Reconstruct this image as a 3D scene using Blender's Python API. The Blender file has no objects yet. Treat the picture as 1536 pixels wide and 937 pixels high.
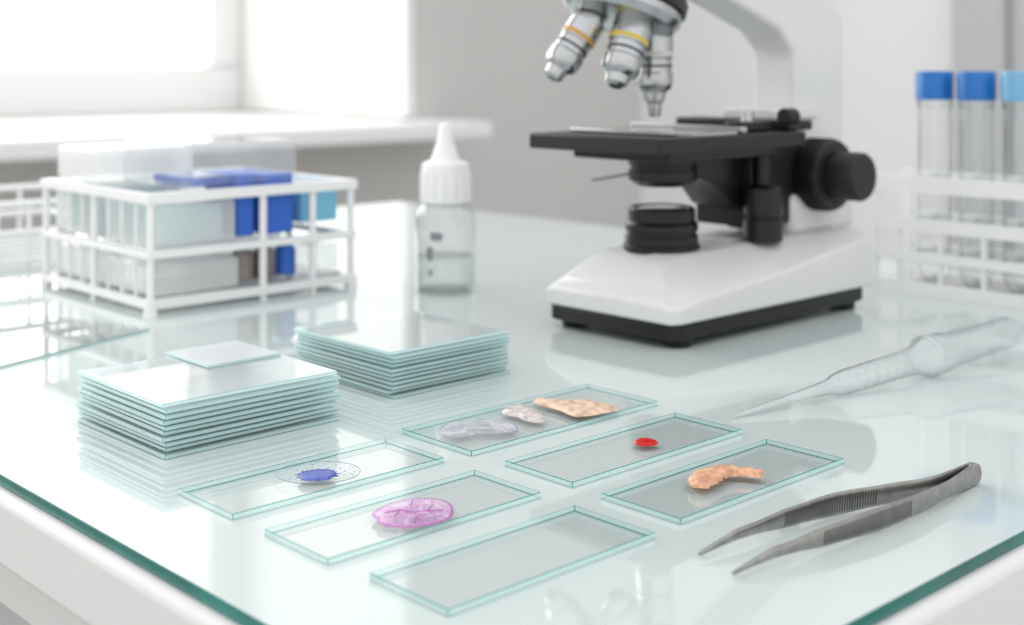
import bpy, bmesh, math, random
from mathutils import Vector, Matrix, noise
random.seed(4)
TZ=0.75           # table height (glass top surface)
COL=bpy.context.collection

# ---------------------------------------------------------------- materials
def nt(name):
    m=bpy.data.materials.new(name); m.use_nodes=True
    n=m.node_tree; n.nodes.clear()
    o=n.nodes.new("ShaderNodeOutputMaterial"); return m,n,o
def pbr(name,col,rough=.5,metal=0,ior=1.5,var=0.0,scale=60,bump=0,coat=0,sss=0,spec=.5,trans=0):
    m,n,o=nt(name)
    p=n.nodes.new("ShaderNodeBsdfPrincipled")
    p.inputs["Base Color"].default_value=(*col,1); p.inputs["Roughness"].default_value=rough
    p.inputs["Metallic"].default_value=metal; p.inputs["IOR"].default_value=ior
    p.inputs["Coat Weight"].default_value=coat
    p.inputs["Specular IOR Level"].default_value=spec
    p.inputs["Transmission Weight"].default_value=trans
    if sss:
        p.inputs["Subsurface Weight"].default_value=sss; p.inputs["Subsurface Scale"].default_value=.002
    tc=n.nodes.new("ShaderNodeTexCoord"); nz=n.nodes.new("ShaderNodeTexNoise")
    nz.inputs["Scale"].default_value=scale; nz.inputs["Detail"].default_value=4
    n.links.new(tc.outputs["Object"],nz.inputs["Vector"])
    if var>0:
        r=n.nodes.new("ShaderNodeValToRGB")
        r.color_ramp.elements[0].position=.3; r.color_ramp.elements[1].position=.7
        r.color_ramp.elements[0].color=tuple(c*(1-var) for c in col)+(1,)
        r.color_ramp.elements[1].color=tuple(min(1,c*(1+var)) for c in col)+(1,)
        n.links.new(nz.outputs["Fac"],r.inputs["Fac"]); n.links.new(r.outputs["Color"],p.inputs["Base Color"])
    if bump>0:
        b=n.nodes.new("ShaderNodeBump"); b.inputs["Strength"].default_value=bump; b.inputs["Distance"].default_value=.001
        n.links.new(nz.outputs["Fac"],b.inputs["Height"]); n.links.new(b.outputs["Normal"],p.inputs["Normal"])
    n.links.new(p.outputs[0],o.inputs[0]); return m
def clear(name,tint=(.93,.98,.97),rough=.02,milk=0.0,milkcol=(.85,.93,.93),ior=1.5,boost=1.0,rim=None):
    """thin clear glass / plastic: transmission + fresnel reflection + optional frosting.
    rim = tint where light crosses the wall at a shallow angle (longer path through the wall)"""
    m,n,o=nt(name)
    t=n.nodes.new("ShaderNodeBsdfTransparent"); t.inputs[0].default_value=(*tint,1)
    if rim:
        lw=n.nodes.new("ShaderNodeLayerWeight"); lw.inputs[0].default_value=.5
        pw=n.nodes.new("ShaderNodeMath"); pw.operation='POWER'; pw.inputs[1].default_value=3.0
        n.links.new(lw.outputs["Facing"],pw.inputs[0])
        mc=n.nodes.new("ShaderNodeMix"); mc.data_type='RGBA'
        mc.inputs[6].default_value=(*tint,1); mc.inputs[7].default_value=(*rim,1)
        n.links.new(pw.outputs[0],mc.inputs[0]); n.links.new(mc.outputs[2],t.inputs[0])
    g=n.nodes.new("ShaderNodeBsdfGlossy"); g.inputs["Roughness"].default_value=rough
    f=n.nodes.new("ShaderNodeFresnel")
    ge=n.nodes.new("ShaderNodeNewGeometry"); io=n.nodes.new("ShaderNodeMapRange")
    io.inputs["To Min"].default_value=ior; io.inputs["To Max"].default_value=1/ior
    n.links.new(ge.outputs["Backfacing"],io.inputs["Value"]); n.links.new(io.outputs[0],f.inputs[0])
    base=t
    if milk>0:
        d=n.nodes.new("ShaderNodeBsdfDiffuse"); d.inputs[0].default_value=(*milkcol,1)
        tl=n.nodes.new("ShaderNodeBsdfTranslucent"); tl.inputs[0].default_value=(*milkcol,1)
        mm=n.nodes.new("ShaderNodeMixShader"); mm.inputs[0].default_value=.4
        n.links.new(d.outputs[0],mm.inputs[1]); n.links.new(tl.outputs[0],mm.inputs[2])
        mx=n.nodes.new("ShaderNodeMixShader"); mx.inputs[0].default_value=milk
        n.links.new(t.outputs[0],mx.inputs[1]); n.links.new(mm.outputs[0],mx.inputs[2]); base=mx
    mul=n.nodes.new("ShaderNodeMath"); mul.operation='MULTIPLY'; mul.inputs[1].default_value=boost; mul.use_clamp=True
    n.links.new(f.outputs[0],mul.inputs[0])
    ms=n.nodes.new("ShaderNodeMixShader")
    n.links.new(mul.outputs[0],ms.inputs[0]); n.links.new(base.outputs[0],ms.inputs[1]); n.links.new(g.outputs[0],ms.inputs[2])
    n.links.new(ms.outputs[0],o.inputs[0]); return m

M={}
M['wallgrey']=pbr("wall_paint_grey",(.58,.572,.56),.8,var=.02,scale=3)
M['wallwhite']=pbr("wall_paint_white",(.80,.805,.81),.8,var=.02,scale=3)
M['white']=pbr("white_lacquer",(.84,.84,.835),.35,var=.01)
M['floor']=pbr("floor_vinyl",(.38,.37,.36),.4,var=.08,scale=8)
M['deskwhite']=pbr("desk_white",(.70,.69,.685),.4,var=.02,scale=10)
M['glasstop']=pbr("table_glass_top",(.56,.625,.615),.025,ior=1.5,var=.015,scale=4,spec=.85)
M['glassedge']=pbr("table_glass_edge",(.010,.15,.13),.12,var=.35,scale=30)
M['mwhite']=pbr("enamel_white",(.66,.66,.655),.3,var=.01)
M['mgrey']=pbr("enamel_light_grey",(.55,.56,.57),.35,var=.02)
M['black']=pbr("black_plastic",(.008,.008,.009),.35,var=.2,spec=.35)
M['blackm']=pbr("black_matte",(.010,.010,.011),.45,var=.2,bump=.1,scale=600,spec=.35)
M['chrome']=pbr("chrome",(.44,.45,.46),.22,metal=1,var=.05,scale=200)
M['steel']=pbr("brushed_steel",(.34,.33,.32),.3,metal=1,var=.15,scale=300)
M['steeld']=pbr("steel_groove",(.13,.125,.12),.4,metal=1,var=.1)
M['yellow']=pbr("yellow_band",(.62,.46,.04),.4)
M['orange']=pbr("orange_band",(.55,.28,.05),.4)
M['slide']=clear("slide_glass",(.996,1,.999),.008,boost=.65)
M['edge']=clear("slide_edge_light",(.86,.97,.95),.05,milk=.42,milkcol=(.72,.94,.92),boost=1.5)
M['edged']=clear("slide_edge_dark",(.20,.52,.50),.08,milk=.65,milkcol=(.05,.32,.30))
M['stackface']=clear("stack_glass_face",(.90,.96,.96),.03,milk=.45,milkcol=(.88,.95,.95),boost=1.3)
M['stacktop']=clear("stack_glass_top",(.95,.98,.98),.02,milk=.42,milkcol=(.92,.95,.95),boost=1.5)
M['cover']=clear("cover_glass_white",(.95,.97,.97),.1,milk=.75,milkcol=(.95,.96,.96),boost=.8)
M['stackedge']=clear("stack_edge_light",(.88,.97,.97),.1,milk=.75,milkcol=(.80,.95,.95))
M['stackedged']=clear("stack_edge_dark",(.65,.87,.86),.1,milk=.7,milkcol=(.42,.70,.70))
M['plasticclear']=clear("clear_plastic",(.985,.99,.993),.04,rim=(.45,.52,.54),boost=1.5)
M['boxclear']=clear("clear_box_plastic",(.95,.965,.975),.08,milk=.15,milkcol=(.94,.96,.97),boost=1.2)
M['plasticmilk']=clear("milky_plastic",(.96,.97,.975),.2,milk=.58,milkcol=(.97,.972,.975),boost=.8)
M['pipet']=clear("pipette_plastic",(.955,.97,.97),.04,milk=.14,milkcol=(.92,.95,.95),boost=1.9,rim=(.42,.50,.51))
M['tube']=clear("tube_glass",(.965,.975,.975),.03,boost=1.3,rim=(.22,.27,.30))
M['pane']=clear("window_pane",(.98,.985,.985),.03)
M['liquid']=clear("liquid",(.97,.985,.98),.03,rim=(.5,.6,.6))
M['wire']=pbr("white_plastic",(.84,.84,.835),.35,var=.01)
M['blue']=pbr("blue_plastic",(.03,.13,.55),.4,var=.08)
M['bluet']=clear("blue_film",(.35,.5,.85),.1,milk=.6,milkcol=(.10,.26,.72))
M['capblue']=pbr("cap_blue",(.01,.15,.48),.4,var=.05)
M['capblue2']=pbr("cap_light_blue",(.18,.42,.64),.4,var=.05)
M['cyan']=pbr("cyan_plastic",(.20,.52,.72),.4,var=.08)
M['brown']=pbr("brown_vial",(.22,.18,.16),.4,var=.3)
M['red']=pbr("blood",(.50,.008,.006),.18,var=.15,spec=.25)
M['meat']=pbr("tissue_orange",(.68,.36,.22),.38,var=.38,scale=300,bump=.8,sss=.1)
M['beige']=pbr("tissue_beige",(.68,.49,.36),.5,var=.30,scale=300,bump=.6)
M['label']=pbr("label_grey",(.22,.24,.25),.5)
M['ringline']=pbr("smear_outline",(.25,.33,.46),.4)
M['door']=pbr("door_grey",(.46,.47,.49),.6,var=.02)
M['sleeve']=pbr("window_frame_white",(.78,.78,.78),.4)

def stain(name,cols,scale,alpha_lo,alpha_hi,pos=(.25,.5,.8),nscale=1.3,vmax=.12):
    m,n,o=nt(name)
    tc=n.nodes.new("ShaderNodeTexCoord")
    v=n.nodes.new("ShaderNodeTexVoronoi"); v.feature='DISTANCE_TO_EDGE'; v.inputs["Scale"].default_value=scale
    nz=n.nodes.new("ShaderNodeTexNoise"); nz.inputs["Scale"].default_value=scale*nscale; nz.inputs["Detail"].default_value=6
    n.links.new(tc.outputs["Object"],nz.inputs["Vector"])
    ad=n.nodes.new("ShaderNodeVectorMath"); ad.operation='MULTIPLY_ADD'
    ad.inputs[1].default_value=(.6/scale,)*3
    n.links.new(nz.outputs["Color"],ad.inputs[0]); n.links.new(tc.outputs["Object"],ad.inputs[2])
    n.links.new(ad.outputs[0],v.inputs["Vector"])
    r=n.nodes.new("ShaderNodeValToRGB"); e=r.color_ramp.elements
    e[0].position=pos[0]; e[0].color=(*cols[0],1); e[1].position=pos[2]; e[1].color=(*cols[2],1)
    k=e.new(pos[1]); k.color=(*cols[1],1)
    n.links.new(nz.outputs["Fac"],r.inputs["Fac"])
    d=n.nodes.new("ShaderNodeBsdfPrincipled"); d.inputs["Roughness"].default_value=.3
    n.links.new(r.outputs["Color"],d.inputs["Base Color"])
    t=n.nodes.new("ShaderNodeBsdfTransparent")
    ra=n.nodes.new("ShaderNodeMapRange"); ra.inputs["From Min"].default_value=0; ra.inputs["From Max"].default_value=vmax
    ra.inputs["To Min"].default_value=alpha_hi; ra.inputs["To Max"].default_value=alpha_lo
    n.links.new(v.outputs["Distance"],ra.inputs["Value"])
    ms=n.nodes.new("ShaderNodeMixShader"); n.links.new(ra.outputs[0],ms.inputs[0])
    n.links.new(t.outputs[0],ms.inputs[1]); n.links.new(d.outputs[0],ms.inputs[2]); n.links.new(ms.outputs[0],o.inputs[0])
    return m
M['magenta']=stain("stain_magenta",[(.52,.12,.48),(.66,.30,.64),(.82,.58,.82)],170,.42,.85,pos=(.3,.5,.7))
M['magentad']=stain("stain_magenta_rim",[(.33,.04,.32),(.44,.07,.42),(.56,.16,.55)],300,.85,.97)
M['bluestain']=stain("stain_blue",[(.003,.015,.22),(.008,.04,.40),(.04,.14,.65)],500,.85,1)
M['bluefaint']=stain("stain_blue_faint",[(.2,.3,.6),(.4,.5,.75),(.6,.68,.85)],700,.0,.22)
M['purple']=stain("tissue_purple",[(.34,.31,.42),(.56,.54,.63),(.76,.75,.81)],110,.38,.78,pos=(.3,.5,.7),nscale=2.5)
M['purpled']=stain("tissue_purple_rim",[(.18,.16,.25),(.30,.28,.37),(.42,.40,.49)],300,.75,.92)
M['greytis']=stain("tissue_grey_beige",[(.40,.34,.38),(.68,.61,.58),(.80,.70,.61)],220,.75,.93,pos=(.3,.5,.7),nscale=2)

# ---------------------------------------------------------------- helpers
def link(ob,parent=None):
    COL.objects.link(ob)
    if parent: ob.parent=parent
    return ob
def empty(name,loc=(0,0,0),rz=0):
    e=bpy.data.objects.new(name,None); e.location=loc; e.rotation_euler=(0,0,rz); e.empty_display_size=.02
    COL.objects.link(e); return e
def fin(name,bm,mats,parent=None,smooth=False,bevel=0,seg=2,subsurf=0,ang=35):
    me=bpy.data.meshes.new(name); bmesh.ops.recalc_face_normals(bm,faces=bm.faces); bm.to_mesh(me); bm.free()
    if not isinstance(mats,(list,tuple)): mats=[mats]
    for m in mats: me.materials.append(m)
    ob=bpy.data.objects.new(name,me); link(ob,parent)
    if bevel:
        b=ob.modifiers.new("bevel",'BEVEL'); b.width=bevel; b.segments=seg; b.limit_method='ANGLE'; b.angle_limit=math.radians(30)
    if subsurf:
        s=ob.modifiers.new("sub",'SUBSURF'); s.levels=subsurf; s.render_levels=subsurf
    if smooth or bevel:
        for p in me.polygons: p.use_smooth=True
        me.set_sharp_from_angle(angle=math.radians(ang))
    return ob
def addbox(bm,x0,x1,y0,y1,z0,z1,mi=0):
    vs=[bm.verts.new(p) for p in [(x0,y0,z0),(x1,y0,z0),(x1,y1,z0),(x0,y1,z0),(x0,y0,z1),(x1,y0,z1),(x1,y1,z1),(x0,y1,z1)]]
    fs=[]
    for f in [(0,3,2,1),(4,5,6,7),(0,1,5,4),(1,2,6,5),(2,3,7,6),(3,0,4,7)]:
        fc=bm.faces.new([vs[i] for i in f]); fc.material_index=mi; fs.append(fc)
    return fs
def box(name,b,mat,parent=None,bevel=0,seg=2):
    bm=bmesh.new(); addbox(bm,*b); return fin(name,bm,mat,parent,bevel=bevel,seg=seg)
def prism_xz(name,pts,y0,y1,mat,parent=None,bevel=0,seg=3):
    bm=bmesh.new()
    A=[bm.verts.new((x,y0,z)) for x,z in pts]; B=[bm.verts.new((x,y1,z)) for x,z in pts]
    bm.faces.new(A); bm.faces.new(B[::-1]); n=len(pts)
    for i in range(n): bm.faces.new((A[i],A[(i+1)%n],B[(i+1)%n],B[i]))
    return fin(name,bm,mat,parent,bevel=bevel,seg=seg)
def prism_xy(name,pts,z0,z1,mat,parent=None,bevel=0):
    bm=bmesh.new()
    A=[bm.verts.new((x,y,z0)) for x,y in pts]; B=[bm.verts.new((x,y,z1)) for x,y in pts]
    bm.faces.new(A); bm.faces.new(B[::-1]); n=len(pts)
    for i in range(n): bm.faces.new((A[i],A[(i+1)%n],B[(i+1)%n],B[i]))
    return fin(name,bm,mat,parent,bevel=bevel)
def addlathe(bm,prof,loc=(0,0,0),d=(0,0,1),seg=40,mi=0,caps=True):
    q=Vector((0,0,1)).rotation_difference(Vector(d).normalized()); L=Vector(loc)
    rings=[]
    for r,z in prof:
        rings.append([bm.verts.new(L+q@Vector((r*math.cos(2*math.pi*i/seg),r*math.sin(2*math.pi*i/seg),z))) for i in range(seg)])
    for a,b in zip(rings,rings[1:]):
        for i in range(seg):
            f=bm.faces.new((a[i],a[(i+1)%seg],b[(i+1)%seg],b[i])); f.material_index=mi
    if caps:
        f=bm.faces.new(rings[0][::-1]); f.material_index=mi
        f=bm.faces.new(rings[-1]); f.material_index=mi
def lathe(name,prof,mat,parent=None,loc=(0,0,0),d=(0,0,1),seg=40,caps=True,ang=35):
    bm=bmesh.new(); addlathe(bm,prof,loc,d,seg,0,caps)
    return fin(name,bm,mat,parent,smooth=True,ang=ang)
def addrod(bm,p,q,r,seg=10,mi=0):
    p=Vector(p);q=Vector(q); addlathe(bm,[(r,0),(r,(q-p).length)],p,q-p,seg,mi)
def rod(name,p,q,r,mat,parent=None,seg=16):
    bm=bmesh.new(); addrod(bm,p,q,r,seg); return fin(name,bm,mat,parent,smooth=True)

# ---------------------------------------------------------------- room
XR=1.95; YW=1.70; YG=2.20
def bx(name,b,mat,bevel=0): return box(name,b,mat,None,bevel)
bx("floor",(-2.0,XR+.1,-2.0,YG+.3,-.02,0),M['floor'])
bm=bmesh.new()
addbox(bm,1.3755,XR+.1,YW,YG+.25,0,2.7)
addbox(bm,-2.0,1.3755,YW,YG+.25,0,.759)
addbox(bm,-2.0,1.3755,YW,YG+.25,2.25,2.7)
addbox(bm,-2.0,-1.2,YW,YG+.25,.759,2.25)
fin("wall_back",bm,M['wallgrey'])
bx("wall_right",(XR,XR+.1,-2.0,YW,0,2.7),M['wallwhite'])
bm=bmesh.new()
addbox(bm,1.355,1.3754,YW-.004,YG,.79,2.25)
fin("trim_1",bm,M['white'],bevel=.003)
bx("window_sill",(-1.5,1.42,1.55,YG,.760,.787),M['white'],bevel=.005)
w=empty("window_1",(0,YG,0))
bm=bmesh.new()
y0,y1=-.0,.06
for b in [(-1.2,1.355,.787,.875),(-1.2,1.355,2.15,2.25)]:
    addbox(bm,b[0],b[1],y0,y1,b[2],b[3])
for xa,xb in [(1.29,1.355),(-1.2,-1.12),(.02,.10)]:
    addbox(bm,xa,xb,y0+.001,y1-.001,.875,2.15)
fin("frame",bm,M['sleeve'],w,bevel=.006)
bm=bmesh.new(); addbox(bm,-1.12,1.29,.028,.032,.875,2.15); fin("pane",bm,M['pane'],w)
d=empty("door_1",(XR,0,0))
box("leaf",(-.035,-.002,.1,.93,.0,2.1),M['door'],d,bevel=.003)
box("frame",(-.05,-.001,.93,1.016,0,2.2),M['door'],d,bevel=.004)
rod("handle",(-.08,.84,1.0),(-.08,.72,1.0),.01,M['chrome'],d)
bx("baseboard_right",(XR-.015,XR-.001,1.02,YW-.001,0,.09),M['white'])
bx("baseboard_back",(-1.9,XR-.02,YW-.015,YW-.001,0,.09),M['white'])

# ---------------------------------------------------------------- table
T=empty("glass_top_table",(0,0,0))
gx0,gx1,gy0,gy1=.161,.757,.162,.955
bm=bmesh.new(); fs=addbox(bm,gx0,gx1,gy0,gy1,TZ-.0038,TZ)
bmesh.ops.bevel(bm,geom=list(bm.edges),offset=.0005,segments=2,affect='EDGES',profile=.5)
for f in bm.faces: f.material_index=0 if f.normal.z>.9 else 1
fin("glass_pane",bm,[M['glasstop'],M['glassedge']],T)
box("desk_top",(gx0-.004,gx1+.004,gy0-.004,gy1+.004,TZ-.026,TZ-.0038),M['deskwhite'],T,bevel=.003,seg=3)
bm=bmesh.new()
for x in (gx0+.03,gx1-.07):
    for y in (gy0+.03,gy1-.07): addbox(bm,x,x+.04,y,y+.04,0,TZ-.026)
fin("legs",bm,M['deskwhite'],T,bevel=.003)
bm=bmesh.new()
addbox(bm,gx0+.04,gx1-.04,gy0+.04,gy0+.055,TZ-.08,TZ-.026)
addbox(bm,gx0+.04,gx1-.04,gy1-.055,gy1-.04,TZ-.08,TZ-.026)
addbox(bm,gx0+.04,gx0+.055,gy0+.055,gy1-.055,TZ-.08,TZ-.026)
addbox(bm,gx1-.055,gx1-.04,gy0+.055,gy1-.055,TZ-.08,TZ-.026)
fin("apron",bm,M['deskwhite'],T)
bm=bmesh.new()
P=[(.175,.524),(.300,.5686),(.262,.675),(.175,.645)]
A=[bm.verts.new((x,y,TZ)) for x,y in P]; B=[bm.verts.new((x,y,TZ+.0014)) for x,y in P]
bm.faces.new(A).material_index=0; bm.faces.new(B[::-1]).material_index=0
for i in range(4): bm.faces.new((A[i],A[(i+1)%4],B[(i+1)%4],B[i])).material_index=1
fin("glass_sheet",bm,[M['stacktop'],M['edge']])

# ---------------------------------------------------------------- slides
def slide_bm(bm,x0,x1,y0,y1,z0,z1,bev=.00028,mf=0,me=1,md=2,rot=0):
    sub=bmesh.new(); addbox(sub,x0,x1,y0,y1,z0,z1)
    bmesh.ops.bevel(sub,geom=list(sub.edges),offset=bev,segments=1,affect='EDGES')
    bmesh.ops.recalc_face_normals(sub,faces=sub.faces)
    for f in sub.faces:
        nz=abs(f.normal.z)
        if nz>.9: f.material_index=mf
        elif nz<.1 and max(abs(f.normal.x),abs(f.normal.y))>.9: f.material_index=me
        else: f.material_index=md
    if rot:
        c=Vector(((x0+x1)/2,(y0+y1)/2,0)); bmesh.ops.rotate(sub,verts=sub.verts,cent=c,matrix=Matrix.Rotation(rot,3,'Z'))
    tmp=bpy.data.meshes.new("t"); sub.to_mesh(tmp); sub.free(); bm.from_mesh(tmp); bpy.data.meshes.remove(tmp)
ST=.0018
def make_slide(x0,x1,y0,y1):
    e=empty("microscope_slide",((x0+x1)/2,(y0+y1)/2,TZ))
    hx=(x1-x0)/2; hy=(y1-y0)/2
    bm=bmesh.new(); slide_bm(bm,-hx,hx,-hy,hy,0.0001,ST,bev=.00020)
    me=bpy.data.meshes.new("glass"); bm.to_mesh(me); bm.free()
    for k in ('slide','edge','edged'): me.materials.append(M[k])
    link(bpy.data.objects.new("glass",me),e); return e
S1=make_slide(.191,.2675,.315,.345)
S2=make_slide(.191,.266,.270,.299)
S3=make_slide(.193,.265,.226,.2555)
S4=make_slide(.278,.370,.314,.350)
S5=make_slide(.279,.362,.270,.2995)
S6=make_slide(.278,.3585,.228,.2575)

RT=Vector((.7278,-.6858,0)); FW=Vector((.6858,.7278,0))
def outline(center,kx,ky,offs,slide,jit=0,sub=3):
    """smooth closed outline on the slide from a list of sideways/depth offsets"""
    pts=[]
    n=len(offs)
    for i in range(n):
        p0,p1,p2,p3=[offs[(i+k-1)%n] for k in range(4)]
        for s in range(sub):
            t=s/sub
            q=[.5*((2*p1[j])+(-p0[j]+p2[j])*t+(2*p0[j]-5*p1[j]+4*p2[j]-p3[j])*t*t+(-p0[j]+3*p1[j]-3*p2[j]+p3[j])*t**3) for j in (0,1)]
            v=Vector((center[0],center[1],0))+RT*(q[0]*kx)+FW*(-q[1]*ky)
            v+=Vector((random.uniform(-jit,jit),random.uniform(-jit,jit),0))
            pts.append(v-Vector((slide.location.x,slide.location.y,0)))
    return pts
def blob(name,pts,h,mat,slide,z=ST,rim=None,bumpy=0.0,rings=(1,.97,.85,.6,.3),smooth=True,seg=6):
    bm=bmesh.new(); n=len(pts); c=sum(pts,Vector())/n
    R=[]
    for k,s in enumerate(rings):
        zz=h*min(1,(1-s)*seg)*(1-.1*s) if k else 0.00002
        ring=[]
        for p in pts:
            q=c+(p-c)*s
            dz=0
            if bumpy and k: dz=bumpy*h*noise.noise(Vector((q.x*500,q.y*500,k)))
            ring.append(bm.verts.new((q.x,q.y,z+zz+dz)))
        R.append(ring)
    for k,(a,b) in enumerate(zip(R,R[1:])):
        for i in range(n):
            f=bm.faces.new((a[i],a[(i+1)%n],b[(i+1)%n],b[i]))
            f.material_index=1 if (rim and k<=1) else 0
    bm.faces.new(R[-1])
    return fin(name,bm,[mat]+([rim] if rim else []),slide,smooth=True,ang=80)
def circ(r,n=14,j=0,sx=1,sy=1):
    return [(r*sx*math.cos(2*math.pi*i/n)*(1+random.uniform(-j,j)),r*sy*math.sin(2*math.pi*i/n)*(1+random.uniform(-j,j))) for i in range(n)]
blob("blue_stain",outline((.228,.3275),1,1,circ(.0058,22,.08),S1),.0003,M['bluestain'],S1)
blob("blue_smear",outline((.2295,.3295),1,1,circ(.0125,16,.03,1,.85),S1),.00006,M['bluefaint'],S1,rings=(1,.98,.6,.3))
bm=bmesh.new()
pp=outline((.2295,.3295),1,1,circ(.0128,16,.02,1,.85),S1,sub=4)
for a,b in zip(pp,pp[1:]+pp[:1]): addrod(bm,(a.x,a.y,ST+.0001),(b.x,b.y,ST+.0001),.00009,6)
fin("smear_rim",bm,M['ringline'],S1)
bm=bmesh.new()
for i in range(26):
    a=random.uniform(0,2*math.pi); rr=random.uniform(.0066,.0115); s=random.uniform(.00012,.00032)
    v=RT*(rr*math.cos(a))+FW*(rr*.85*math.sin(a)); addlathe(bm,[(s,0),(s*.6,.00008)],(.2295-S1.location.x+v.x,.3295-S1.location.y+v.y,ST),(0,0,1),8)
for i in range(22):
    a=2*math.pi*i/22+random.uniform(-.1,.1); r0=.0050; r1=random.uniform(.0060,.0070)
    c=Vector((.228-S1.location.x,.3275-S1.location.y,ST+.0001))
    addrod(bm,c+RT*(r0*math.cos(a))+FW*(r0*math.sin(a)),c+RT*(r1*math.cos(a))+FW*(r1*math.sin(a)),.00008,5)
fin("smear_specks",bm,M['bluestain'],S1)
mg=[(-62,4),(-52,-8),(-30,-18),(0,-24),(30,-23),(52,-17),(62,-4),(58,9),(38,18),(8,23),(-25,23),(-48,17),(-52,10)]
blob("magenta_tissue",outline((.228,.282),.000181,.00050,mg,S2,.0001),.0003,M['magenta'],S2,rim=M['magentad'],bumpy=.15,rings=(1,.975,.93,.6,.3))
# inner septa of the section
bm=bmesh.new(); c0=Vector((.228-S2.location.x,.282-S2.location.y,ST+.00030))
def mp(x,y): return c0+RT*(x*.000181)+FW*(-y*.0005)
for seq in ([(-42,2),(-20,-2),(0,1),(22,-1),(46,-2)],[(0,1),(-6,-9),(-4,-18)],[(22,-1),(28,-10),(26,-18)],[(0,1),(8,9),(6,18)],[(-20,-2),(-26,8),(-22,16)],[(22,-1),(34,6),(36,12)]):
    for a,b in zip(seq,seq[1:]): addrod(bm,mp(*a),mp(*b),.00016,6)
fin("magenta_septa",bm,M['magentad'],S2,smooth=True)
blob("blood_drop",outline((.326,.282),1,1,circ(.0041,18,.01),S5),.0008,M['red'],S5,rings=(1,.985,.95,.88,.75,.5,.25),seg=5)
pu=[(-57,5),(-43,-10),(-15,-15),(25,-13),(53,-5),(57,7),(30,12),(0,12),(-25,18),(-50,15)]
blob("purple_tissue",outline((.298,.333),.000232,.00070,pu,S4,.0002),.0005,M['purple'],S4,rim=M['purpled'],bumpy=.4,rings=(1,.975,.95,.6,.3))
pu2=[(-33,-8),(-15,-16),(5,-10),(27,2),(27,13),(5,12),(-10,5),(-30,0)]
blob("grey_tissue",outline((.321,.334),.00024,.00080,pu2,S4,.0003),.0012,M['greytis'],S4,bumpy=.7)
bg=[(-62,-12),(-35,-10),(5,-10),(35,-7),(67,0),(40,8),(15,12),(-3,12),(-25,2),(-50,-4)]
blob("beige_tissue",outline((.340,.328),.000245,.00092,bg,S4,.0004),.0014,M['beige'],S4,bumpy=.7)
def tubeblob(name,path,rad,hh,mat,slide,center):
    bm=bmesh.new(); seg=14; R=[]
    pts=[];rs=[];sub=6
    for i in range(len(path)-1):
        for s in range(sub):
            t=s/sub; p0=path[max(0,i-1)];p1=path[i];p2=path[i+1];p3=path[min(len(path)-1,i+2)]
            pts.append([.5*((2*p1[j])+(-p0[j]+p2[j])*t+(2*p0[j]-5*p1[j]+4*p2[j]-p3[j])*t*t+(-p0[j]+3*p1[j]-3*p2[j]+p3[j])*t**3) for j in (0,1)])
            rs.append(rad[i]*(1-t)+rad[i+1]*t)
    pts.append(path[-1]); rs.append(rad[-1])
    W=[Vector((center[0]-slide.location.x,center[1]-slide.location.y,0))+RT*p[0]+FW*p[1] for p in pts]
    for i,p in enumerate(W):
        tdir=(W[min(i+1,len(W)-1)]-W[max(i-1,0)]).normalized(); nn=Vector((-tdir.y,tdir.x,0)); r=rs[i]
        ring=[]
        for k in range(seg):
            a=2*math.pi*k/seg; j=1+.38*noise.noise(Vector((i*.9,math.cos(a)*1.8,math.sin(a)*1.8)))
            hgt=max(0,math.sin(a))*hh*(r/max(rad))**.6
            q=p+nn*math.cos(a)*r*j
            ring.append(bm.verts.new((q.x,q.y,ST+.0001+hgt*j)))
        R.append(ring)
    for a,b in zip(R,R[1:]):
        for k in range(seg): bm.faces.new((a[k],a[(k+1)%seg],b[(k+1)%seg],b[k]))
    bm.faces.new(R[0]); bm.faces.new(R[-1])
    return fin(name,bm,mat,slide,smooth=True,ang=80)
tubeblob("orange_tissue",[(-.0100,-.0115),(-.0080,-.0050),(-.003,.0010),(.0035,.0025),(.0108,.0000)],[.0022,.0046,.0040,.0028,.0024],.0026,M['meat'],S6,(.317,.242))

# ---------------------------------------------------------------- slide stacks
def stack(name,x0,x1,y0,y1,n,H,mis=.0009):
    cx,cy=(x0+x1)/2,(y0+y1)/2; hx,hy=(x1-x0)/2,(y1-y0)/2
    e=empty(name,(cx,cy,TZ)); bm=bmesh.new(); p=H/n
    for i in range(n):
        dx=random.uniform(-mis,mis); dy=random.uniform(-mis,mis)
        top=i==n-1
        slide_bm(bm,-hx+dx,hx+dx,-hy+dy,hy+dy,i*p+.0001,(i+1)*p-.00035,bev=.00024,mf=3 if top else 0,me=1,md=2,rot=random.uniform(-.010,.010))
    me=bpy.data.meshes.new("plates"); bm.to_mesh(me); bm.free()
    for k in ('stackface','stackedge','stackedged','stacktop'): me.materials.append(M[k])
    link(bpy.data.objects.new("plates",me),e); return e
A_=stack("glass_slide_stack",.205,.273,.379,.441,10,.0178,.0012)
stack("glass_slide_stack",.304,.3645,.389,.453,11,.0180)
e=empty("cover_glass",(.256,.429,TZ+.0176)); bm=bmesh.new(); slide_bm(bm,-.0155,.0155,-.0155,.0155,0,.0009,.0002)
me=bpy.data.meshes.new("glass"); bm.to_mesh(me); bm.free()
for k in ('cover','edge','stackedged'): me.materials.append(M[k])
link(bpy.data.objects.new("glass",me),e)

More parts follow.
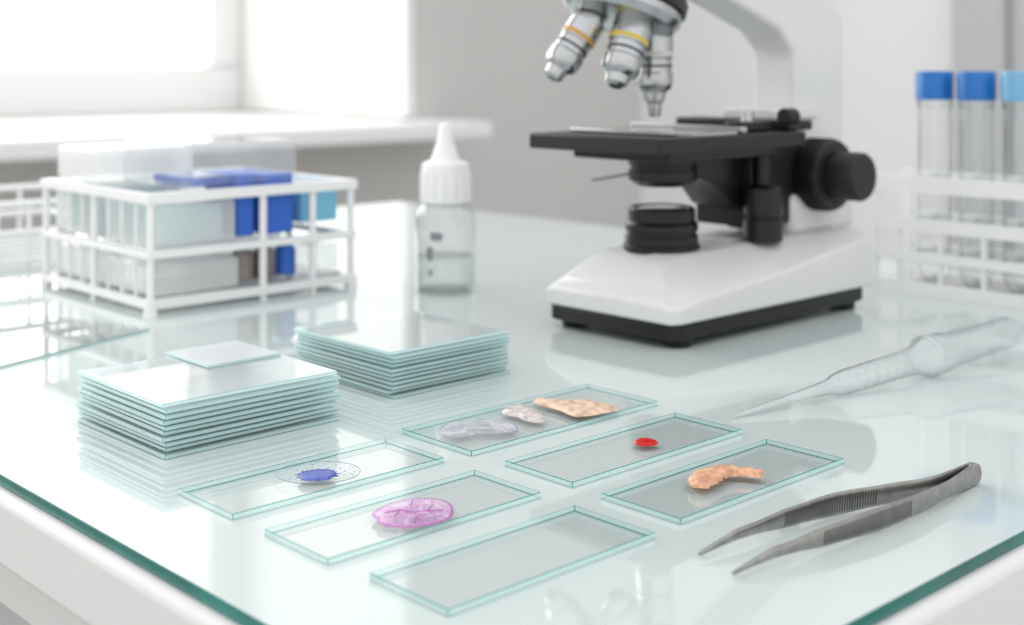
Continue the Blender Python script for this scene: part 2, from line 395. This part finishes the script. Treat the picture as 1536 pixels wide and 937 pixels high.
# ---------------------------------------------------------------- dropper bottle
B=empty("dropper_bottle",(.473,.556,TZ))
lathe("body",[(.0150,0),(.0165,.001),(.0168,.003),(.0168,.040),(.0160,.0445),(.0130,.048),(.0105,.050),(.0105,.054)],M['plasticclear'],B)
lathe("liquid",[(.0150,.002),(.0156,.004),(.0156,.020)],M['liquid'],B)
lathe("cap",[(.0118,.0495),(.0136,.0500),(.0137,.066),(.0130,.0712),(.0100,.0725)],M['wire'],B)
lathe("nozzle",[(.0085,.072),(.0070,.076),(.0048,.083),(.0038,.089),(.0030,.0925),(.0012,.0938)],M['wire'],B)
bm=bmesh.new()
for i in range(16): 
    a=2*math.pi*i/16; addrod(bm,(.0137*math.cos(a),.0137*math.sin(a),.0505),(.0137*math.cos(a),.0137*math.sin(a),.066),.0007,6)
fin("cap_ribs",bm,M['wire'],B)
def wrap(name,r,a0,a1,z0,z1,mat,par,n=8):
    bm=bmesh.new(); lo=[];hi=[]
    for i in range(n+1):
        a=a0+(a1-a0)*i/n; lo.append(bm.verts.new((r*math.cos(a),r*math.sin(a),z0))); hi.append(bm.verts.new((r*math.cos(a),r*math.sin(a),z1)))
    for i in range(n): bm.faces.new((lo[i],lo[i+1],hi[i+1],hi[i]))
    return fin(name,bm,mat,par,smooth=True)
wrap("mark_1",.01695,math.radians(-160),math.radians(-136),.030,.0345,M['label'],B)
wrap("mark_2",.01695,math.radians(-168),math.radians(-154),.019,.0265,M['label'],B)
wrap("mark_3",.01695,math.radians(-164),math.radians(-155),.011,.014,M['label'],B)

# ---------------------------------------------------------------- microscope
S=empty("microscope",(.443,.408,TZ))
def roundrect(x0,x1,y0,y1,r,n=5):
    P=[]
    for cx,cy,a0 in [(x1-r,y1-r,0),(x0+r,y1-r,90),(x0+r,y0+r,180),(x1-r,y0+r,270)]:
        for i in range(n+1):
            a=math.radians(a0+90*i/n); P.append((cx+r*math.cos(a),cy+r*math.sin(a)))
    return P
prism_xy("sole",roundrect(.001,.158,-.0405,.0405,.008),.004,.0112,M['black'],S,bevel=.001)
for i,(x,y) in enumerate([(.014,-.032),(.014,.032),(.146,-.032),(.146,.032)]):
    lathe("foot_%d"%(i+1),[(.0062,0),(.0068,.001),(.0068,.0045)],M['black'],S,(x,y,0))
secs=[(0,.0185,.0345,.0195),(.006,.019,.0310,.0250),(.014,.020,.0235,.0330),(.024,.0215,.021,.0375),(.085,.027,.021,.0385),(.125,.0325,.027,.0395),(.158,.0365,.033,.0405)]
bm=bmesh.new(); R=[]
for i,(x,zs,yt,zt) in enumerate(secs):
    w_=.0415 if i else .0385
    z0=.0112
    R.append([bm.verts.new(p) for p in [(x,-w_,z0),(x,-w_,zs),(x,-yt,zt),(x,0,zt+.0004),(x,yt,zt),(x,w_,zs),(x,w_,z0)]])
for a,b in zip(R,R[1:]):
    for k in range(7): bm.faces.new((a[k],a[(k+1)%7],b[(k+1)%7],b[k]))
bm.faces.new(R[0]); bm.faces.new(R[-1][::-1])
fin("base",bm,M['mwhite'],S,bevel=.0014,seg=3,ang=25)
arm=[(.178,.038),(.178,.146),(.175,.155),(.166,.163),(.12,.180),(.06,.196),(.0,.196),(-.006,.190),(-.006,.168),(.05,.165),(.075,.158),(.118,.1435),(.131,.132),(.131,.038)]
prism_xz("arm",arm,-.0132,.0132,M['mwhite'],S,bevel=.003)
prism_xz("head",[(-.014,.164),(.056,.162),(.066,.172),(.07,.205),(.0,.215),(-.014,.205)],-.024,.024,M['mwhite'],S,bevel=.004)
for i,y in enumerate((-.016,.016)):
    lathe("eyepiece_%d"%(i+1),[(.011,0),(.011,.035),(.0135,.036),(.0135,.055),(.010,.058)],M['black'],S,(.055,y,.196),(.6,0,.8))
box("column_shoulder",(.108,.150,-.0155,.0155,.0980,.1035),M['mwhite'],S,bevel=.001)
box("column_foot",(.120,.1785,-.020,.020,.038,.060),M['mwhite'],S,bevel=.004)
box("stage",(-.009,.101,-.041,.041,.0862,.0935),M['blackm'],S,bevel=.001)
box("stage_under",(.010,.092,-.030,.030,.0815,.0862),M['black'],S,bevel=.001)
box("stage_rail",(.094,.114,-.036,.036,.0935,.0985),M['black'],S,bevel=.001)
box("specimen_slide",(.020,.052,-.036,.032,.0936,.0948),M['stacktop'],S)
box("slide_holder",(.056,.060,-.036,.034,.0936,.0968),M['chrome'],S,bevel=.0005)
box("slide_clip",(.012,.016,-.030,.034,.0936,.0955),M['chrome'],S,bevel=.0005)
lathe("stage_glow_spot",[(.0085,0),(.0085,.0003)],M['plasticmilk'],S,(.035,0,.0949))  # added milky disc, paints the bright glow at the slide's centre
box("holder_block",(.066,.088,-.030,-.018,.0936,.0985),M['black'],S,bevel=.001)
lathe("holder_screw",[(.003,0),(.003,.006)],M['chrome'],S,(.076,-.024,.0975))
lathe("holder_knob",[(.0042,0),(.0042,.008)],M['black'],S,(.092,-.034,.1005),(1,0,0))
lathe("condenser",[(.0120,.068),(.0150,.070),(.0165,.071),(.0165,.0755),(.0155,.076),(.0155,.0775),(.0165,.078),(.0165,.0812),(.012,.082)],M['black'],S,(.041,0,0))
rod("condenser_lever",(.030,.008,.074),(.012,.020,.0705),.0007,M['chrome'],S)
prism_xz("focus_bracket",[(.050,.0815),(.136,.0862),(.136,.041),(.108,.041),(.098,.052),(.078,.056),(.066,.068),(.052,.072)],-.0125,.0125,M['black'],S,bevel=.0015)
box("rack_slide",(.088,.134,-.0175,.0175,.045,.0850),M['blackm'],S,bevel=.001)
lathe("stage_control",[(.0040,.086),(.0040,.067),(.0085,.066),(.0098,.065),(.0098,.052),(.0085,.0515),(.0085,.0505),(.0098,.050),(.0098,.039),(.008,.038)],M['black'],S,(.092,-.0215,0))
lathe("illuminator",[(.0185,.037),(.0185,.040),(.0176,.0405),(.0176,.0445),(.0168,.045),(.0168,.0465),(.0176,.047),(.0176,.0500),(.0162,.0515),(.0162,.0570),(.0150,.0580),(.0135,.0575),(.0130,.0555),(.0,.0555)],M['black'],S,(.040,0,0),caps=False)
lathe("illuminator_lens",[(.0132,.0565),(.0120,.0573),(.008,.0581),(.0001,.0586)],pbr("lens_blue_grey",(.55,.62,.66),.06,metal=.6),S,(.040,0,0))
box("dial",(.078,.100,-.012,.010,.0380,.0400),M['mgrey'],S,bevel=.001)
for sgn,nm in ((-1,"near"),(1,"far")):
    lathe("coarse_knob_"+nm,[(.010,.0125),(.0175,.014),(.0185,.0155),(.0185,.030),(.0175,.0318),(.0125,.0325),(.0115,.0325),(.0124,.0335),(.0124,.047),(.0114,.0485),(.006,.0488)],M['blackm'],S,(.141,0,.0690),(0,sgn,0),seg=48)
    bm=bmesh.new()
    for i in range(44):
        a=2*math.pi*i/44
        addrod(bm,(.141+.0185*math.cos(a),sgn*.0165,.069+.0185*math.sin(a)),(.141+.0185*math.cos(a),sgn*.029,.069+.0185*math.sin(a)),.0005,5)
    fin("knob_knurl_"+nm,bm,M['black'],S)
ax=Vector((-.34,.02,-.94)).normalized()
tc=Vector((.0165,.0045,.151))
lathe("turret_plate",[(.020,-.006),(.0285,-.003),(.0285,.001),(.026,.0045),(.014,.007),(.001,.0078)],M['chrome'],S,tc,ax,seg=56)
lathe("turret_ring",[(.022,-.013),(.0285,-.0115),(.0300,-.009),(.0300,-.004),(.0288,-.0025)],M['black'],S,tc,ax,seg=56)
lathe("turret_neck",[(.020,-.028),(.024,-.0115)],M['mwhite'],S,tc,ax,seg=48)
def objective(name,p,q,r,ring):
    p=Vector(p);q=Vector(q);L=(q-p).length; d=q-p
    bm=bmesh.new()
    addlathe(bm,[(r*.80,-.005),(r*.80,.001),(r,.0015),(r,L*.38),(r*.93,L*.40),(r*.93,L*.58),(r*.99,L*.60),(r*.99,L*.74),(r*.90,L*.80),(r*.62,L*.85),(r*.55,L*.96),(r*.35,L)],p,d,36,0)
    addlathe(bm,[(r*1.015,L*.30),(r*1.015,L*.36)],p,d,36,1)
    addlathe(bm,[(r*.96,L*.48),(r*.96,L*.51)],p,d,36,2)
    addlathe(bm,[(r*.3,L*.99),(r*.3,L*1.005)],p,d,20,2)
    fin(name,bm,[M['chrome'],ring,M['black']],S,smooth=True)
objective("objective_1",(.0055,.0135,.1480),(-.0135,.0210,.1195),.0084,M['orange'])
objective("objective_2",(.0165,-.0040,.1470),(.0015,-.0050,.1160),.0092,M['yellow'])
objective("objective_3",(.0360,.0010,.1430),(.0360,.0010,.1075),.0090,M['mgrey'])
lathe("objective_front_lens",[(.0028,.1010),(.0036,.1075)],M['chrome'],S,(.0360,.0010,0))

# ---------------------------------------------------------------- rack (left) with boxes
K=empty("slide_storage_rack",(.319,.604,TZ)); LX,LY,H=.124,.123,.0585
bm=bmesh.new(); r=.0020
def bar(p,q,t,hh,e):
    x0,x1=min(p[0],q[0])-t,max(p[0],q[0])+t; y0,y1=min(p[1],q[1])-t,max(p[1],q[1])+t
    addbox(bm,x0+e,x1-e,y0+e,y1-e,p[2]-hh+e,p[2]+hh-e)
for z,t,hh in ((.0050,.0024,.0022),(.0300,.0024,.0018),(H,.0028,.0026)):
    for j,(p,q) in enumerate([((0,0,z),(LX,0,z)),((LX,0,z),(LX,LY,z)),((LX,LY,z),(0,LY,z)),((0,LY,z),(0,0,z))]):
        bar(p,q,t,hh,.0001*j)
for x,y in [(0,0),(LX,0),(LX,LY),(0,LY),(.066,0),(.098,0),(0,.062),(.066,LY),(LX,.062)]:
    addrod(bm,(x,y,0),(x,y,H+.0005),r)
for i in range(1,8):
    addrod(bm,(0,LY*i/8,.0045),(0,LY*i/8,H),.0009,6)
    addrod(bm,(0,LY*i/8,.0045),(LX,LY*i/8,.0045),.0009,6)
for x,y in [(0,0),(LX,0),(LX,LY),(0,LY)]:
    addlathe(bm,[(.0036,0),(.0028,.007)],(x,y,0),(0,0,1),12)
fin("frame",bm,M['wire'],K,smooth=True)
def hollow(name,b,mat,par,t=.0012,bevel=.0015):
    return box(name,b,mat,par,bevel=bevel)
hollow("milky_box_1",(.004,.052,.004,.058,.032,.0545),M['plasticmilk'],K)
hollow("milky_box_2",(.004,.052,.064,.119,.032,.0605),M['plasticmilk'],K)
hollow("milky_box_3",(.004,.054,.004,.119,.0075,.024),M['plasticmilk'],K)
# rows of stored slides standing inside the milky boxes
bm=bmesh.new()
for i in range(9):
    y=.010+i*.005; addbox(bm,.009,.047,y,y+.0012,.0335,.0525)
for i in range(9):
    y=.070+i*.005; addbox(bm,.009,.047,y,y+.0012,.0335,.0580)
fin("stored_slides",bm,M['stackedge'],K)
hollow("clear_tray",(.058,.120,.004,.119,.0075,.0100),M['boxclear'],K)
box("blue_block_1",(.0535,.063,.004,.040,.034,.0675),M['blue'],K,bevel=.001)
box("blue_block_2",(.0695,.088,.004,.050,.034,.0665),M['blue'],K,bevel=.001)
box("cyan_block",(.095,.119,.006,.060,.038,.0555),M['cyan'],K,bevel=.001)
box("white_lid",(.058,.119,.066,.119,.032,.055),M['plasticmilk'],K,bevel=.001)
for i,x in enumerate((.061,.074,.088)):
    lathe("vial_%d"%(i+1),[(.0058,.0105),(.0058,.024),(.004,.026)],M['brown'] if i!=2 else M['blue'],K,(x,.012,0))
box("lower_box",(.097,.120,.006,.06,.011,.025),M['boxclear'],K,bevel=.001)
box("lower_box_back",(.058,.120,.064,.118,.011,.026),M['plasticmilk'],K,bevel=.001)
bm=bmesh.new(); addbox(bm,.016,.090,.003,.062,.0620,.0850); fin("clear_box",bm,M['boxclear'],K,bevel=.002)
box("clear_box_contents",(.028,.0525,.008,.050,.0625,.067),M['bluet'],K,bevel=.001)
bm=bmesh.new(); addbox(bm,.004,.062,.066,.118,.0620,.080); fin("milky_lid_box",bm,M['plasticmilk'],K,bevel=.002)

K2=empty("wire_tray",(.32,.80,TZ)); bm=bmesh.new()
LX2,LY2,H2=.080,.11,.040
for z in (.004,.022,H2):
    for p,q in [((0,0,z),(LX2,0,z)),((LX2,0,z),(LX2,LY2,z)),((LX2,LY2,z),(0,LY2,z)),((0,LY2,z),(0,0,z))]: addrod(bm,p,q,.0022)
for i in range(5):
    for y in (0,LY2): addrod(bm,(LX2*i/4,y,0),(LX2*i/4,y,H2),.0016)
for i in range(1,5):
    for x in (0,LX2): addrod(bm,(x,LY2*i/5,0),(x,LY2*i/5,H2),.0016)
    addrod(bm,(0,LY2*i/5,.004),(LX2,LY2*i/5,.004),.0016)
fin("wires",bm,M['wire'],K2,smooth=True)

# ---------------------------------------------------------------- test-tube rack (right)
Q=empty("test_tube_rack",(.657,.401,TZ)); D=.044; LEN=.156
bm=bmesh.new()
for z0,z1 in ((.0,.006),(.0175,.0225),(.034,.041),(.0555,.0645)):
    addbox(bm,0,.004,-LEN,0,z0,z1); addbox(bm,D-.004,D,-LEN,0,z0,z1)
    ys=[0,-.0175,-.0425,-.0675,-.0925,-.1175,-.1425]
    for yy in ys[1:]:
        addbox(bm,.0042,D-.0042,yy-.0015,yy+.0015,z0+.001,z1-.001)
for yy in (0,-LEN):
    for xx in (-.0004,D-.0046): addbox(bm,xx,xx+.005,yy-.0035,yy+.0035,0,.0650)
for yy in ys[1:]:
    addbox(bm,.0005,.0035,yy-.001,yy+.001,.0061,.0174); addbox(bm,.0005,.0035,yy-.001,yy+.001,.0226,.0339)
addbox(bm,.0042,D-.0042,-LEN+.004,-.004,.0005,.0009)
fin("frame",bm,M['wire'],Q)
for i in range(5):
    y=-.029-.025*i
    n=str(i+1)
    lathe("tube_"+n,[(.001,.0035),(.005,.0045),(.0078,.008),(.0088,.013),(.0088,.108)],M['tube'],Q,(.020,y,0),caps=False)
    lathe("tube_rim_"+n,[(.0088,.102),(.0094,.1025),(.0094,.107),(.0088,.1075)],M['tube'],Q,(.020,y,0),caps=False)
    lathe("cap_"+n,[(.0098,.1065),(.0104,.1068),(.0104,.121),(.0100,.1222),(.008,.1226)],M['capblue'] if i<2 else M['capblue2'],Q,(.020,y,0))

# ---------------------------------------------------------------- pipette
V=empty("plastic_pipette",(.375,.284,TZ))
p0=Vector((0,0,.0009)); p1=Vector((.195,-.0285,.0146)); dd=p1-p0
lathe("barrel",[(.0004,0),(.0009,.006),(.0015,.025),(.0022,.042),(.0028,.050),(.0040,.054),(.0047,.059),(.0051,.092),(.0055,.100),(.0074,.106),(.0083,.111),(.0083,.116),(.0074,.121),(.0067,.145),(.0067,.162)],M['pipet'],V,p0,dd,caps=False)
bm=bmesh.new()
for s in (.0615,.067,.0725,.078,.0835,.089): addlathe(bm,[(.0050,0),(.00525,.0002),(.00525,.0005),(.0050,.0007)],p0+dd.normalized()*s,dd,28,caps=False)
fin("graduations",bm,M['pipet'],V,smooth=True)
lathe("collar",[(.0079,.107),(.0086,.108),(.0086,.110),(.0079,.111)],M['pipet'],V,p0,dd,caps=False)

# ---------------------------------------------------------------- tweezers
W_=empty("tweezers",(.315,.198,TZ))
def blade(name,path,hts,th,zc):
    bm=bmesh.new(); R=[]; n=len(path); sub=10; P=[];Hh=[]
    for i in range(n-1):
        for s in range(sub):
            t=s/sub; a,b,c,d_=path[max(0,i-1)],path[i],path[i+1],path[min(n-1,i+2)]
            P.append(Vector([.5*((2*b[j])+(-a[j]+c[j])*t+(2*a[j]-5*b[j]+4*c[j]-d_[j])*t*t+(-a[j]+3*b[j]-3*c[j]+d_[j])*t**3) for j in (0,1)]))
            tt=t*t*(3-2*t); Hh.append(hts[i]*(1-tt)+hts[i+1]*tt)
    P.append(Vector(path[-1])); Hh.append(hts[-1])
    for i,p in enumerate(P):
        tdir=(P[min(i+1,len(P)-1)]-P[max(i-1,0)]).normalized(); nn=Vector((-tdir.y,tdir.x))
        x=p.x-W_.location.x; y=p.y-W_.location.y; h=Hh[i]/2; w=th/2
        z=max(h+.0001,zc*min(1,(i+6)/14.))
        R.append([bm.verts.new((x+nn.x*s*w,y+nn.y*s*w,z+k*h)) for s,k in ((-1,-.75),(-.5,-1),(.5,-1),(1,-.75),(1,.75),(.5,1),(-.5,1),(-1,.75))])
    for a,b in zip(R,R[1:]):
        for k in range(8): bm.faces.new((a[k],a[(k+1)%8],b[(k+1)%8],b[k]))
    bm.faces.new(R[0]); bm.faces.new(R[-1][::-1])
    fin(name,bm,M['steel'],W_,smooth=True,ang=50)
    return P,Hh
up=[(.262,.2085),(.280,.2072),(.298,.2055),(.315,.2030),(.333,.1978),(.349,.1933),(.368,.1905)]
lo=[(.258,.1950),(.276,.1928),(.294,.1905),(.312,.1885),(.332,.1873),(.349,.1880),(.368,.1893)]
hs=[.0007,.0028,.0050,.0062,.0055,.0046,.0066]
PU,HU=blade("blade_1",up,hs,.0011,.0034)
PL,HL=blade("blade_2",lo,hs,.0011,.0034)
bm=bmesh.new(); addlathe(bm,[(.0030,-.0013),(.0033,-.0010),(.0033,.0010),(.0030,.0013)],(.368-.315,.1899-.198,.0034),(.05,1,0),28)
fin("end_tab",bm,M['steel'],W_,smooth=True)
bm=bmesh.new()
for P,Hh in ((PU,HU),(PL,HL)):
    for i in range(18,38):
        for s in (0,.5):
            j=i+1; p=P[i].lerp(P[j],s); tdir=(P[j]-P[i-1]).normalized(); nn=Vector((tdir.y,-tdir.x)); h=Hh[i]/2*.72
            if nn.y>0: nn=-nn
            c=p+nn*.00055-Vector((W_.location.x,W_.location.y))
            addrod(bm,(c.x,c.y,.0034-h),(c.x+tdir.x*.0004,c.y+tdir.y*.0004,.0034+h),.00016,5)
fin("grip_ridges",bm,M['steeld'],W_)

# ---------------------------------------------------------------- lighting
wd=bpy.data.worlds.new("daylight"); bpy.context.scene.world=wd; wd.use_nodes=True
n=wd.node_tree; bgn=n.nodes["Background"]
tcw=n.nodes.new("ShaderNodeTexCoord"); sp=n.nodes.new("ShaderNodeSeparateXYZ"); n.links.new(tcw.outputs["Generated"],sp.inputs[0])
rp=n.nodes.new("ShaderNodeValToRGB"); rp.color_ramp.elements[0].position=.0; rp.color_ramp.elements[0].color=(.80,.79,.76,1)
rp.color_ramp.elements[1].position=.6; rp.color_ramp.elements[1].color=(.97,.98,1,1)
n.links.new(sp.outputs["Z"],rp.inputs["Fac"]); n.links.new(rp.outputs["Color"],bgn.inputs[0])
bgn.inputs[1].default_value=1.38
def area(name,loc,rot,sx,sy,E,col):
    l=bpy.data.lights.new(name,'AREA'); l.shape='RECTANGLE'; l.size=sx; l.size_y=sy; l.energy=E; l.color=col
    o=bpy.data.objects.new(name,l); o.location=loc; o.rotation_euler=rot; COL.objects.link(o); return o
area("window_daylight",(.1,2.50,1.55),(math.radians(-90),0,0),2.9,1.5,44,(1,.985,.93))

# ---------------------------------------------------------------- camera
cd=bpy.data.cameras.new("camera"); cam=bpy.data.objects.new("camera",cd); COL.objects.link(cam)
cam.location=(0,0,TZ+.125); cam.rotation_euler=(math.radians(90),0,-math.atan2(.6858,.7278))
cd.sensor_width=36; cd.lens=1961/1536*36; cd.shift_y=-(468.5-100)/1536
cd.clip_start=.01; cd.clip_end=50
cd.dof.use_dof=True; cd.dof.focus_distance=.415; cd.dof.aperture_fstop=10.5
bpy.context.scene.camera=cam
vs=bpy.context.scene.view_settings
vs.view_transform='Standard'; vs.look='None'; vs.exposure=0.08
